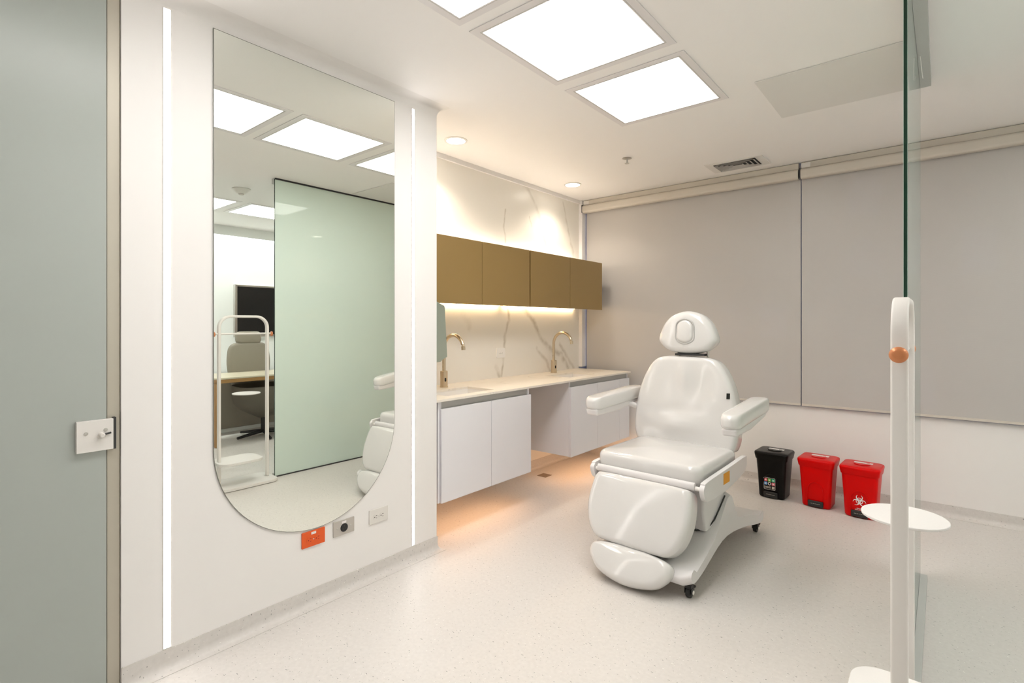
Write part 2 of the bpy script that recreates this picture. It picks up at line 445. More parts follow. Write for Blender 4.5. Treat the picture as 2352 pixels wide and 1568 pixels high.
# coved vinyl skirting
def skirting(name, path, h=.08, r=.035):
    bm = bmesh.new(); rings = []
    for (x, y, nx, ny) in path:
        prof = [(0, 0), (0, h), (.004, h)]
        for k in range(0, 7):
            a = PI / 2 * k / 6
            prof.append((.004 + r - r * math.cos(a), .001 + r - r * math.sin(a)))
        prof.append((.004 + r, 0))
        rings.append([(x + nx * p[0], y + ny * p[0], p[1] + .0004) for p in prof])
    loft(bm, rings)
    return struct(link(name, bm, M['floor'], smooth=True, angle=50))
skirting('baseboard_mirror', [(XM, .545, 1, 0), (XM, YE, 1, 1), (XC + .05, YE, 0, 1)])
skirting('baseboard_left', [(XC + .012, YE + .04, 1, 0), (XC + .012, YW, 1, -1)])
skirting('baseboard_window', [(XC + .05, YW, 0, -1), (2.63, YW, 0, -1)])
skirting('baseboard_office', [(2.63, 4.56, -1, 0), (2.63, -1.8, -1, 0)])

# frosted glass door on the left with corner lock
struct(box('trim_4', (XM - .06, XM - .008, .505, .544, 0, H), M['jamb'], bevel=.003))
dr = box('door_1', (XM - .013, XM - .001, -.62, .503, .012, H - .01), M['frosted'], bevel=.0015)
struct(dr)
YL = .418; ZL = .918
lk = box('lock_plate', (XM, XM + .016, YL, YL + .101, ZL - .052, ZL + .054), M['whitemetal'], dr, bevel=.001)
for yy, zz in ((.025, .012), (.079, .018)):
    bm = bmesh.new(); lathe(bm, [(.006, .0161), (.006, .0175), (.003, .0178)], (XM, YL + yy, ZL + zz), 'x', 16); s_ = link('screw', bm, M['chrome'], lk)
bm = bmesh.new(); lathe(bm, [(.0085, .016), (.0085, .034), (.006, .038)], (XM, YL + .066, ZL + .003), 'x', 20)
link('thumb_turn', bm, M['plate'], lk, smooth=True)
bm = bmesh.new(); tube(bm, [(XM + .022, YL + .073, ZL + .004), (XM + .022, YL + .093, ZL + .007)], .0032); link('turn_pin', bm, M['rubber'], lk, smooth=True)
box('strike_gap_shade', (XM - .008, XM + .012, YL + .1015, YL + .110, ZL - .053, ZL + .057), M['rubber'], dr)  # black strip stands in for the shadow gap beside the lock

# ------------------------------------------------------------------ ceiling lights
def panel_light(x0, y0, label, glow, s=.565, grp='square ceiling light panels'):
    t = thing('ceiling_light', label, 'ceiling light', (x0 + s / 2, y0 + s / 2, H), 0, grp)
    a = s / 2; b = a + .042; bm = bmesh.new()
    for r in ((-b, b, -b, -a), (-b, b, a, b), (-b, -a, -a, a), (a, b, -a, a)): bx(bm, r[0], r[1], r[2], r[3], -.004, -.0005)
    link('frame', bm, M['frame'], t)
    bm = bmesh.new()
    g = a + .009
    for r in ((-g, g, -g, -g + .0025), (-g, g, g - .0025, g), (-g, -g + .0025, -g, g), (g - .0025, g, -g, g)): bx(bm, r[0], r[1], r[2], r[3], -.0046, -.0041)
    link('frame_gap', bm, M['rubber' if 0 else 'grey'], t)
    bm = bmesh.new(); bx(bm, -a, a, -a, a, -.003, -.001); link('diffuser', bm, glow, t)
    return t
for i, y in enumerate((.935, 1.64, 2.37)):
    panel_light(-1.515, y, ['bright square ceiling light panel cut off by the top edge of the photo', 'large bright square ceiling light panel, middle of the row above the room', 'bright square ceiling light panel nearest the window blinds'][i], M['panel'])
panel_light(-1.515, .22, 'unseen square ceiling light panel added at the door end to brighten the room', M['panel'])  # extra panel out of view, added to fill light toward door and right side
for i, y in enumerate((1.02, 1.74, 2.46, 3.18)):
    panel_light(1.05, y, ['bright office ceiling light panel nearest the back wall', 'bright office ceiling light panel seen at the left edge of the mirror', 'bright office ceiling light panel seen in the mirror beside the glass panel edge', 'bright office ceiling light panel hidden behind the frosted glass panel'][i], M['opanel'], grp='square office ceiling panels')
t = thing('wall_washer', 'concealed linear wall washer glowing along the office wall seen in the mirror', 'wall light', (2.50, 1.2, H))
bm = bmesh.new(); bx(bm, 0, .012, 0, 3.3, -.12, -.0005); link('valance', bm, M['officewall'], t)  # valance added to shield the floor near the glass from the wash
bm = bmesh.new(); bx(bm, .04, .07, .02, 3.28, -.012, -.001); link('tube', bm, M['wash'], t)
# blank tile in the ceiling
t = box('access_panel', (-.748, -.135, 2.87, 3.465, H - .006, H - .0005), M['tile'], bevel=.001)
tag(t, 'unlit square ceiling access panel with a thin dark edge beside the glass edge', 'ceiling panel')
def downlight(x, y, label):
    t = thing('downlight', label, 'ceiling light', (x, y, H), 0, 'round downlights over the counter')
    bm = bmesh.new(); annulus(bm, [(.064, -.0005), (.078, -.0005), (.078, -.004), (.064, -.006)]); link('trim_ring', bm, M['whitemetal'], t, smooth=True)
    bm = bmesh.new(); lathe(bm, [(.0635, -.001), (.0635, -.004)]); link('lens', bm, M['down'], t)
    l = bpy.data.lights.new('downlight_lamp', 'SPOT'); l.energy = SPOT; l.color = (1, .89, .74); l.spot_size = math.radians(135); l.spot_blend = .7; l.shadow_soft_size = .05
    lo = bpy.data.objects.new('downlight_lamp', l); C.objects.link(lo); lo.parent = t; lo.location = (0, 0, -.06)
downlight(-2.55, 2.49, 'round recessed downlight over the sink nearest the mirror wall')
downlight(-2.55, 3.94, 'round recessed downlight over the sink nearest the window')
# air vent
t = thing('air_vent', 'white rectangular ceiling air vent with nested louvres near the blinds', 'air vent', (-1.235, 4.255, H))
def ring_bm(bm, a, b, a2, b2, z, z2):
    R = []
    for (p, q, zz) in ((a, b, z), (a2, b2, z2)):
        R.append([bm.verts.new((sx * p, sy * q, zz)) for sx, sy in ((1, 1), (-1, 1), (-1, -1), (1, -1))])
    for i in range(4):
        j = (i + 1) % 4; bm.faces.new((R[0][i], R[0][j], R[1][j], R[1][i]))
bm = bmesh.new()
for r in ((-.21, .21, -.13, -.10), (-.21, .21, .10, .13), (-.21, -.155, -.10, .10), (.155, .21, -.10, .10)): bx(bm, *r, -.006, -.0005)
link('frame', bm, M['tray'], t)
bm = bmesh.new(); bx(bm, -.155, .155, -.10, .10, -.002, -.0005); link('duct', bm, M['rubber'], t)
for k, (a, b) in enumerate(((.150, .095), (.118, .075), (.086, .055), (.054, .035))):
    bm = bmesh.new(); ring_bm(bm, a - .001, b - .001, a - .022, b - .015, -.014, -.003)
    bmesh.ops.solidify(bm, geom=bm.faces[:], thickness=.0015)
    link('louvre', bm, M['tray'], t)
# sprinkler
t = thing('sprinkler', 'small metal ceiling sprinkler head between the downlights and the vent', 'sprinkler', (-1.83, 3.575, H))
bm = bmesh.new(); lathe(bm, [(.034, -.0005), (.036, -.003), (.02, -.008), (.008, -.010)]); link('escutcheon', bm, M['chrome'], t, smooth=True)
bm = bmesh.new(); tube(bm, [(0, 0, -.008), (0, 0, -.038)], .006); link('nozzle', bm, M['grey'], t)
bm = bmesh.new(); lathe(bm, [(.017, -.038), (.017, -.041)]); link('deflector', bm, M['chrome'], t)

# ------------------------------------------------------------------ mirror and light strips on the mirror wall
Y0, Y1, ZT, ZB = .8465, 1.739, 2.484, .355
R_ = (Y1 - Y0) / 2; yc = (Y0 + Y1) / 2; zc = ZB + R_
out = [(Y1, ZT), (Y0, ZT)]
for k in range(0, 49):
    a = PI + PI * k / 48; out.append((yc + R_ * math.cos(a), zc + R_ * math.sin(a)))
t = thing('wall_mirror_glass', 'tall frameless mirror with square top and round bottom between the light strips', 'mirror', (XM, yc, ZB))
t.name = 'arched_mirror'
bm = bmesh.new(); prism(bm, out, lambda y, z: (.001, y - yc, z - ZB), lambda y, z: (.006, y - yc, z - ZB)); link('mirror_edge', bm, M['mirroredge'], t)
ins = [(yc + (y - yc) * .9955, zc + (z - zc) * (.9985 if z > zc else .9955)) for y, z in out]
bm = bmesh.new(); bm.faces.new([bm.verts.new((.0064, y - yc, z - ZB)) for y, z in ins]); link('mirror_glass', bm, M['mirror'], t)
for (yy, wd, lab) in ((.687, .022, 'vertical glowing light strip left of the tall mirror'), (1.868, .015, 'vertical glowing light strip right of the tall mirror by the wall end')):
    t = thing('light_strip', lab, 'light strip', (XM, yy, .083), 0, 'vertical light strips on the mirror wall')
    bm = bmesh.new(); bx(bm, .0005, .003, -wd / 2 - .002, wd / 2 + .002, 0, 2.408); link('channel', bm, M['plate2'], t)
    bm = bmesh.new(); bx(bm, .0031, .0036, -wd / 2, wd / 2, .004, 2.402); link('diffuser', bm, M['strip'], t)

# wall outlets
def outlet(y, z, label, kind, x=XM, w=.115, h=.072):
    t = thing('wall_outlet', label, 'wall outlet', (x, y, z))
    pm = {'orange': M['orange'], 'grey': M['greyplate'], 'white': M['plate'], 'bright': M['plate2']}[kind]
    bm = bmesh.new(); prism(bm, rrect(w, h, .003 if kind != 'bright' else .012, 4), lambda a, b: (.0005, a, b), lambda a, b: (.006, a, b))
    if kind == 'bright':
        for v in bm.verts: v.co.x = v.co.x - .012 if v.co.x < .003 else v.co.x
    link('cover_plate', bm, pm, t, bevel=.0012)
    hm = M['redhole'] if kind == 'orange' else M['hole']
    if kind == 'grey':
        bm = bmesh.new(); lathe(bm, [(.020, .0061), (.020, .008), (.018, .0095)], (0, 0, -.002), 'x', 28); so = link('socket', bm, M['dark'], t, smooth=True)
        for k in range(3):
            a = PI / 2 + k * 2 * PI / 3
            bm = bmesh.new(); bx(bm, .0096, .0102, .009 * math.cos(a) - .002, .009 * math.cos(a) + .002, .009 * math.sin(a) - .006, .009 * math.sin(a) + .002)
            link('slot', bm, M['hole'], so)
        for s in (-1, 1):
            bm = bmesh.new(); lathe(bm, [(.004, .0061), (.003, .0072)], (0, s * .036, 0), 'x', 12); link('screw', bm, M['chrome'], t)
    else:
        sc = .7 if kind == 'bright' else 1
        for s in (-1, 1):
            bm = bmesh.new(); prism(bm, rrect(.030 * sc, .027 * sc, .011 * sc, 5, s * .0195 * sc, -.004), lambda a, b: (.006, a, b), lambda a, b: (.0072, a, b)); so = link('socket', bm, pm, t)
            cy = s * .0195 * sc
            for (dy, dz, w_, h_) in ((.004, .006, .008, .0025), (.004, -.006, .006, .0025)):
                bm = bmesh.new(); bx(bm, .0072, .0077, (cy + (dy - w_ / 2) * sc), (cy + (dy + w_ / 2) * sc), -.004 + (dz - h_ / 2) * sc, -.004 + (dz + h_ / 2) * sc); link('slot', bm, hm, so)
            bm = bmesh.new(); lathe(bm, [(.0028 * sc, .0072), (.0028 * sc, .0077)], (0, cy - .007 * sc, -.004), 'x', 12); link('ground_hole', bm, hm, so)
        bm = bmesh.new(); lathe(bm, [(.003 * sc, .0061), (.002 * sc, .0072)], (0, 0, -.004), 'x', 12); link('screw', bm, M['chrome'], t)
    if kind in ('orange', 'grey'):
        bm = bmesh.new(); bx(bm, .0061, .0066, -.012, .012, .019, .030); lb = link('paper_label', bm, M['label'], t)
    return t
outlet(1.277, .313, 'orange wall outlet below the round end of the mirror', 'orange')
outlet(1.436, .316, 'steel grey single outlet with black round socket below the mirror', 'grey')
outlet(1.639, .317, 'white double outlet on the wall right of the grey one', 'white')
outlet(3.287, 1.064, 'white outlet on the marble backsplash above the counter', 'bright', XC + .012, .11, .082)

# ------------------------------------------------------------------ counter zone
def yat(x, X):       # y on plane X seen at column x (used to turn measured joints into metres)
    tn = (x - 1176) / 1198
    return X * (tn * math.sin(TH) + math.cos(TH)) / (tn * math.cos(TH) - math.sin(TH))
# worktop with two sink cut-outs
ZC = .86; XF = -2.262
sinks = ((2.22, 2.655, -2.60, -2.345), (3.65, 4.06, -2.63, -2.385))
bm = bmesh.new()
ys = [YE + .002, sinks[0][0], sinks[0][1], sinks[1][0], sinks[1][1], 4.495]
xs = [XC + .0125, None, None, XF]
for i in range(5):
    if i in (1, 3):
        s = sinks[i // 2]; bx(bm, XC + .0125, s[2], ys[i], ys[i + 1], ZC - .014, ZC); bx(bm, s[3], XF, ys[i], ys[i + 1], ZC - .014, ZC)
    else: bx(bm, XC + .0125, XF, ys[i], ys[i + 1], ZC - .014, ZC)
t = link('countertop', bm, M['counter'])
tag(t, 'long cream marbled countertop running along the wall to the window', 'countertop')
for i, s in enumerate(sinks):
    bm = bmesh.new(); d = .004
    y0, y1, x0, x1 = s[0] - d, s[1] + d, s[2] - d, s[3] + d
    zb, zt = ZC - .13, ZC - .0145
    bx(bm, x0, x0 + .003, y0, y1, zb, zt); bx(bm, x1 - .003, x1, y0, y1, zb, zt); bx(bm, x0, x1, y0, y0 + .003, zb, zt); bx(bm, x0, x1, y1 - .003, y1, zb, zt); bx(bm, x0, x1, y0, y1, zb - .003, zb)
    so = link('sink_basin', bm, M['plate2'])
    tag(so, ['white rectangular sink sunk in the counter nearest the mirror wall', 'white rectangular sink sunk in the counter nearest the window'][i], 'sink', 'undermount sinks')
    bm = bmesh.new(); lathe(bm, [(.022, zb + .0005), (.022, zb + .003)], ((x0 + x1) / 2, (y0 + y1) / 2, 0)); link('drain', bm, M['chrome'], so)
def base_cabinet(y0, y1, splits, label):
    t = thing('base_cabinet', label, 'cabinet', (XC, y0, .248), 0, 'white floating base cabinets')
    X = lambda v: v - XC
    z0, z1 = 0, .597
    bm = bmesh.new()
    fx = X(-2.292)
    bx(bm, .04, fx, 0, .018, z0, z1 - .02 + .015); bx(bm, .04, fx, y1 - y0 - .018, y1 - y0, z0, z1 - .005)
    bx(bm, .04, fx, .018, y1 - y0 - .018, z0, .018); bx(bm, .04, .055, .018, y1 - y0 - .018, .018, z1 - .14)
    link('body', bm, M['white'], t)
    bm = bmesh.new(); bx(bm, fx - .025, fx - .007, .0185, y1 - y0 - .0185, .50, z1 - .001); link('grip_channel', bm, M['grey'], t)
    for a, b in zip(splits[:-1], splits[1:]):
        bm = bmesh.new(); bx(bm, fx + .001, fx + .02, a - y0 + .0018, b - y0 - .0018, -.002, .552); link('door', bm, M['white'], t, bevel=.001)
    bm = bmesh.new(); bx(bm, .42, .45, .03, y1 - y0 - .03, -.008, -.0005); link('light_strip', bm, M['floorstrip'], t)
    return t
XD = -2.272
base_cabinet(2.10, 2.968, [2.10, yat(1129, XD), 2.968], 'white floating cabinet with two doors under the sink nearest the mirror')
base_cabinet(3.487, 4.487, [3.487, yat(1373, XD), yat(1423, XD), 4.487], 'white floating cabinet with three doors under the window end of the counter')
fl = box('filler_panel', (XC + .02, -2.285, YE + .041, 2.098, .248, .845), M['white']); tag(fl, 'narrow white filler panel between the mirror wall and the base cabinet', 'panel')
# wall cabinets
XU = -2.52
def wall_cabinet(y0, y1, sp, label):
    t = thing('wall_cabinet', label, 'cabinet', (XC + .012, y0, 1.452), 0, 'bronze wall cabinets')
    D = XU - XC - .012
    bm = bmesh.new(); bx(bm, .0005, D - .021, .001, y1 - y0 - .001, .012, .434); link('body', bm, M['bronzedark'], t)
    for a, b in zip(sp[:-1], sp[1:]):
        bm = bmesh.new(); bx(bm, D - .02, D, a - y0 + .002, b - y0 - .002, -.012, .436); link('door', bm, M['bronze'], t, bevel=.001)
    bm = bmesh.new(); bx(bm, .012, .03, .02, y1 - y0 - .02, .003, .0115); link('light_strip', bm, M['warmstrip'], t)
    bm = bmesh.new(); bx(bm, .03, .05, .02, y1 - y0 - .02, .4345, .438); link('top_light_strip', bm, M['upstrip'], t)
ya, yb, ycc, yd = yat(1107.5, XU), yat(1219, XU), yat(1309.5, XU), yat(1383, XU)
wall_cabinet(YE + .06, yb - .014, [YE + .06, ya, yb - .014], 'bronze brown wall cabinet pair nearest the mirror wall')
wall_cabinet(yb, yd, [yb, ycc, yd], 'bronze brown wall cabinet pair ending at the window blind')
# taps
def tap(x, y, label):
    t = thing('tap', label, 'tap', (x, y, ZC), 0, 'champagne metal sensor taps')
    bm = bmesh.new(); lathe(bm, [(.029, .0005), (.029, .006), (.0265, .008), (.0265, .112), (.024, .115)]); b = link('base', bm, M['brass'], t, smooth=True)
    bm = bmesh.new(); prism(bm, rrect(.012, .026, .005, 4, 0, .055), lambda a, z: (.0262, a, z), lambda a, z: (.0275, a, z)); bmesh.ops.rotate(bm, verts=bm.verts, cent=(0, 0, 0), matrix=Matrix.Rotation(math.radians(-20), 3, 'Z')); link('sensor', bm, M['dark'], b)
    pts = [(0, 0, .113), (0, 0, .2), (0, 0, .27)]
    for k in range(1, 15):
        a = PI - math.radians(160) * k / 14; pts.append((.096 + .096 * math.cos(a), 0, .27 + .096 * math.sin(a)))
    bm = bmesh.new(); tube(bm, pts, .0125, 16); link('spout', bm, M['brass'], t, smooth=True)
    e = pts[-1]; bm = bmesh.new(); tube(bm, [(e[0] + .001, 0, e[2] - .001), (e[0] + .004, 0, e[2] - .010), (e[0] + .004, 0, e[2] - .011), (e[0] + .006, 0, e[2] - .036)], [.008, .008, .0135, .0135], 16); link('nozzle', bm, M['brass'], t, smooth=True)
tap(-2.70, 2.52, 'champagne metal gooseneck tap behind the sink nearest the mirror wall')
tap(-2.735, 3.912, 'champagne metal gooseneck tap behind the sink nearest the window')
# soap/towel dispenser on the return wall
bm = bmesh.new()
prof = [(0, 1.452), (.11, 1.452), (.165, 1.425), (.17, 1.41), (.185, 1.09), (.155, 1.075), (.14, 1.06), (0, 1.055)]
prism(bm, [(a + .0, z) for a, z in prof], lambda a, z: (-2.40, YE + .001 + a * 1.22, z), lambda a, z: (-2.60, YE + .001 + a * 1.22, z))
for v in bm.verts: v.co.z = 1.25 + (v.co.z - 1.25) * 0.96
t = link('towel_dispenser', bm, M['dispenser'], bevel=.004)
tag(t, 'greenish satin steel towel dispenser sticking out beside the first tap', 'dispenser')
# floor drain
t = box('floor_drain', (-2.69, -2.60, 3.60, 3.69, .0005, .003), M['drain']); tag(t, 'small square metal floor drain under the counter', 'floor drain')

# ------------------------------------------------------------------ roller blinds
def blind(x0, x1, label):
    t = thing('roller_blind', label, 'roller blind', (x0, YW - .03, .655), 0, 'taupe roller blinds')
    L = x1 - x0
    bm = bmesh.new(); bx(bm, .012 if x0 < -2 else .001, L - .001, -.001, .001, .03, 1.80); link('fabric', bm, M['blind'], t)
    bm = bmesh.new(); bx(bm, .012 if x0 < -2 else .001, L - .001, -.005, .005, .012, .03); link('bottom_bar', bm, M['cassette'], t, bevel=.002)
    bm = bmesh.new(); prism(bm, rrect(.07, .075, .02, 5, -.045, 1.803), lambda a, b: (.006, a, b), lambda a, b: (L - .006, a, b)); link('cassette', bm, M['cassette'], t, smooth=True)
    bm = bmesh.new(); bx(bm, .006, L - .006, -.05, .0, 1.842, 1.8935); link('head_rail', bm, M['cassette'], t, bevel=.006)
    for xx in (-.001, ):
        bm = bmesh.new(); bx(bm, xx, xx + .006, -.082, -.01, 1.768, 1.845); br = link('bracket', bm, M['rubber'], t, bevel=.002)
    bm = bmesh.new(); bx(bm, .006, .07, -.053, -.0505, 1.850, 1.885); link('rail_clip', bm, M['whitemetal'], t)
    return t
blind(XC + .05, -.852, 'taupe roller blind left of the joint, behind the treatment chair')
blind(-.847, 1.35, 'taupe roller blind right of the joint, behind the bins and the glass edge')

# ------------------------------------------------------------------ frosted glass panel on the right, seen edge on
XG = -.094
t = thing('glass_panel', 'frameless frosted green glass panel standing edge-on behind the white stand', 'glass panel', (XG, 2.14, 0))
bm = bmesh.new(); bx(bm, -.006, .006, 0.002, 1.29, .010, H - .010); link('glass', bm, M['mint'], t)
bm = bmesh.new(); bx(bm, -.0048, .0048, 0, .0018, .010, H - .010); o_ = link('polished_edge', bm, M['glassedge'], t); o_['label'] = 'dark green polished glass edge'
bm = bmesh.new(); bx(bm, .0065, .05, .0, 1.24, H - .045, H - .0005); tr = link('top_rail', bm, M['grey'], t)
bm = bmesh.new(); bx(bm, -.012, -.0065, .0, 1.33, H - .014, H - .0005); link('top_seal', bm, M['rubber'], t)
bm = bmesh.new(); bx(bm, .0065, .035, .0, 1.24, .0005, .03); link('bottom_rail', bm, M['grey'], t)
bm = bmesh.new(); bx(bm, -.012, -.0065, .0, 1.33, .0005, .010); link('bottom_seal', bm, M['rubber'], t)
bm = bmesh.new(); tube(bm, [(.018, .10 + .95, H - .046), (.022, .08 + .95, H - .075), (.022, .0 + .95, H - .10), (.02, -.08 + .95, H - .085), (.016, -.12 + .95, H - .046)], .002, 8); link('cable', bm, M['whitemetal'], t, smooth=True)

# ------------------------------------------------------------------ white garment stand
GX, GA, GB = -.087, 1.70, 2.08
t = thing('clothes_stand', 'slim white metal clothes stand with small trays and copper knobs beside the glass edge', 'clothes stand', (GX, (GA + GB) / 2, 0))
hw = (GB - GA) / 2; rt = .09; zt_ = 1.365
pts = [(0, -hw, .03)] + [(0, -hw, z) for z in (.3, .6, .9, 1.1)]
for k in range(0, 9):
    a = PI - PI / 2 * k / 8; pts.append((0, -hw + rt + rt * math.cos(a), zt_ - rt + rt * math.sin(a)))
for k in range(0, 9):
    a = PI / 2 - PI / 2 * k / 8; pts.append((0, hw - rt + rt * math.cos(a), zt_ - rt + rt * math.sin(a)))
pts += [(0, hw, z) for z in (1.1, .9, .6, .3)] + [(0, hw, .03)]
# flat rounded bar profile swept along the arch
def sweep_flat(bm, pts, wx, wt, r=.006):
    rings = []; P = [Vector(p) for p in pts]
    for i, p in enumerate(P):
        a = P[max(0, i - 1)]; b = P[min(len(P) - 1, i + 1)]; tt = (b - a).normalized(); s = Vector((1, 0, 0)); u = tt.cross(s)
        rings.append([p + s * q[0] + u * q[1] for q in rrect(wx, wt, r, 3)])
    loft(bm, rings)
bm = bmesh.new(); sweep_flat(bm, pts, .038, .020); link('arch_frame', bm, M['whitemetal'], t, smooth=True, angle=50)
bm = bmesh.new(); tube(bm, [(0, -hw - .03, 1.225), (0, hw + .03, 1.225)], .0075, 14); link('hanging_rail', bm, M['whitemetal'], t, smooth=True)
for s in (-1, 1):
    bm = bmesh.new(); lathe(bm, [(.005, s * (hw + .026)), (.015, s * (hw + .03)), (.021, s * (hw + .036)), (.020, s * (hw + .042)), (.010, s * (hw + .046))], (0, 0, 1.222), 'y', 24); k_ = link('knob', bm, M['copper'], t, smooth=True, angle=60); k_['label'] = 'copper coloured round knob'
def tray(name, w, l, r, y, z, th=.008, lip=.0):
    bm = bmesh.new(); prism(bm, rrect(w, l, r, 10, 0, y), lambda a, b: (a, b, z), lambda a, b: (a, b, z + th)); return link(name, bm, M['tray'], t, bevel=.002)
bm = bmesh.new(); ol = [(.105 * math.cos(2 * PI * k / 48), .02 + .105 * math.sin(2 * PI * k / 48)) for k in range(48)]
prism(bm, ol, lambda a, b: (a, b, .733), lambda a, b: (a, b, .741)); link('round_tray', bm, M['tray'], t, bevel=.002)
tray('lower_tray', .27, .34, .08, -.05, .195, .02)
tray('base_plate', .30, .46, .07, 0, .004, .022)

# ------------------------------------------------------------------ treatment chair
CH = thing('treatment_chair', 'white padded clinical treatment chair with armrests and footrest standing in the room', 'treatment chair', (-1.20, 2.93, 0), math.radians(-2))
# base shell
prof = [(-.50, .062), (-.53, .10), (-.50, .128), (-.36, .165), (-.18, .212), (-.10, .25), (.03, .345), (.075, .365), (.12, .355), (.19, .245), (.24, .212), (.40, .185), (.60, .125), (.625, .09), (.60, .062), (.50, .068), (.30, .105), (.05, .12), (-.2, .105), (-.40, .07)]
bm = bmesh.new()
pr = spline(prof, 3)
NX = 12; rings = []
for i in range(NX + 1):
    s = -1 + 2 * i / NX; e = 1 - .10 * max(0, abs(s) - .7) / .3
    k = abs(s)
    sh = 0 if k < .8 else (1 - math.sqrt(max(0, 1 - ((k - .8) / .2) ** 2))) * .022
    ring = []
    for (y, z) in pr:
        # hourglass in plan: narrower at the waist
        wx = .315 - .03 * math.exp(-((y - .05) / .28) ** 2)
        zc_ = .13; ring.append((.05 + s * (wx - .05), y - math.copysign(sh, y) * (abs(y) / .6), z - sh * (1 if z > zc_ else -1) * .8))
    rings.append(ring)
loft(bm, rings)
bs = link('base', bm, M['shell'], CH, smooth=True, angle=50)
# lift column cover with dark seam
bm = bmesh.new()
cp = [(-.19, .218), (-.10, .22), (0, .24), (.06, .35), (.08, .45), (-.22, .45), (-.22, .33)]
prism(bm, cp, lambda y, z: (-.16, y, z), lambda y, z: (.262, y, z)); link('column_cover', bm, M['shell'], CH, bevel=.015, seg=3)
bm = bmesh.new(); tube(bm, [(-.165, -.20, .215), (.1, -.20, .217), (.21, -.195, .22), (.255, -.16, .232), (.268, -.10, .262), (.272, -.03, .31), (.274, .04, .358)], .004, 8); link('seam', bm, M['rubber'], CH, smooth=True)
bm = bmesh.new(); bx(bm, .283, .288, .055, .085, .21, .245); link('side_badge', bm, M['greyplate'], CH)
# casters
for (lx, ly) in ((.285, -.465), (-.185, -.465), (.275, .575), (-.175, .575)):
    bm = bmesh.new(); bx(bm, lx - .016, lx + .016, ly - .016, ly + .016, .046, .066); bx(bm, lx - .018, lx - .014, ly - .016, ly + .02, .022, .05); bx(bm, lx + .014, lx + .018, ly - .016, ly + .02, .022, .05)
    fk = link('caster', bm, M['dark'], CH, bevel=.002)
    bm = bmesh.new(); lathe(bm, [(.018, -.012), (.026, -.010), (.0265, 0), (.026, .010), (.018, .012)], (lx, ly + .004, .0268), 'x', 24); link('wheel', bm, M['dark'], fk, smooth=True)
    bm = bmesh.new(); lathe(bm, [(.010, .0185), (.009, .0205)], (lx, ly + .004, .0268), 'x', 16); link('wheel_hub', bm, M['plate2'], fk)
    bm = bmesh.new(); bx(bm, lx - .012, lx + .020, ly + .018, ly + .036, .042, .050); link('brake_pedal', bm, M['dark'], fk, bevel=.002)
# frame under the seat and side plates
bm = bmesh.new(); bx(bm, -.25, .25, -.26, .24, .455, .485); link('seat_frame', bm, M['shell'], CH, bevel=.008)
for s in (-1, 1):
    pp = spline([(-.37, .515), (-.385, .49), (-.36, .440), (-.30, .425), (-.1, .425), (.17, .455), (.24, .48), (.25, .535), (.22, .548), (0, .54), (-.33, .528)], 4)
    bm = bmesh.new(); prism(bm, pp, lambda y, z: (s * .300, y, z), lambda y, z: (s * .325, y, z)); sp_ = link('side_cover', bm, M['shell'], CH, bevel=.006, seg=3)
    if s > 0:
        bm = bmesh.new(); bx(bm, .3255, .3262, -.125, -.035, .465, .522); st_ = link('sticker', bm, M['sticker'], sp_); st_['label'] = 'orange warning sticker'
    bm = bmesh.new(); tube(bm, [(s * .26, -.355, .490), (s * .305, -.355, .488)], .011, 12); link('hinge_pin', bm, M['plate2'], CH, smooth=True)
bm = bmesh.new(); tube(bm, [(-.285, -.36, .498), (.27, -.36, .498)], .013, 14, ry=.02, up=(0, 0, 1)); link('cross_bar', bm, M['shell'], CH, smooth=True)
# seat cushion
ol = rrect(.60, .56, .06, 8)
bm = bmesh.new(); cushion(bm, ol, .105, (-.015, -.06, .532), (1, 0, 0), (0, 1, 0), (0, 0, 1), crown=.018, edge=.03)
seat = link('seat', bm, M['vinyl'], CH, smooth=True, angle=75)
# backrest
tb = math.radians(5)
vb = (0, math.sin(tb), math.cos(tb)); nb = (0, -math.cos(tb), math.sin(tb))
bo = spline([(-.245, .0), (-.30, .06), (-.305, .20), (-.285, .34), (-.245, .46), (-.19, .545), (-.12, .572), (0, .576), (.12, .572), (.19, .545), (.245, .46), (.285, .34), (.305, .20), (.30, .06), (.245, .0), (0, -.012)], 6)
def backrelief(u, v):
    g = lambda a, b, sa, sb: math.exp(-((u - a) / sa) ** 2 - ((v - b) / sb) ** 2)
    return .028 * g(-.02, .14, .11, .05) - .016 * g(0, .36, .16, .13) - .008 * g(.12, .40, .07, .10) + .012 * g(-.0, .42, .035, .1) - .006 * g(0, .23, .2, .03)
bo = [(a * 1.06, b * .97) for a, b in bo]
bm = bmesh.new(); cushion(bm, bo, .12, (-.035, .235, .545), (1, 0, 0), vb, nb, crown=.012, fn=backrelief, edge=.03)
bk = link('backrest', bm, M['vinyl'], CH, smooth=True, angle=75)
bm = bmesh.new(); bx(bm, -.011, .011, -.017, .017, 0, .0012)
tg_ = link('brand_tag', bm, M['dark'], bk)
tg_.matrix_local = Matrix.Translation((.238, .197, .885)) @ Matrix(((1, 0, 0), vb, nb)).transposed().to_4x4() @ Matrix.Rotation(math.radians(52), 4, 'Y')
tg_['label'] = 'small black fabric tag'
bm = bmesh.new(); bx(bm, -.24, .17, .30, .325, .50, .98); link('back_shell', bm, M['shell'], CH, bevel=.01)
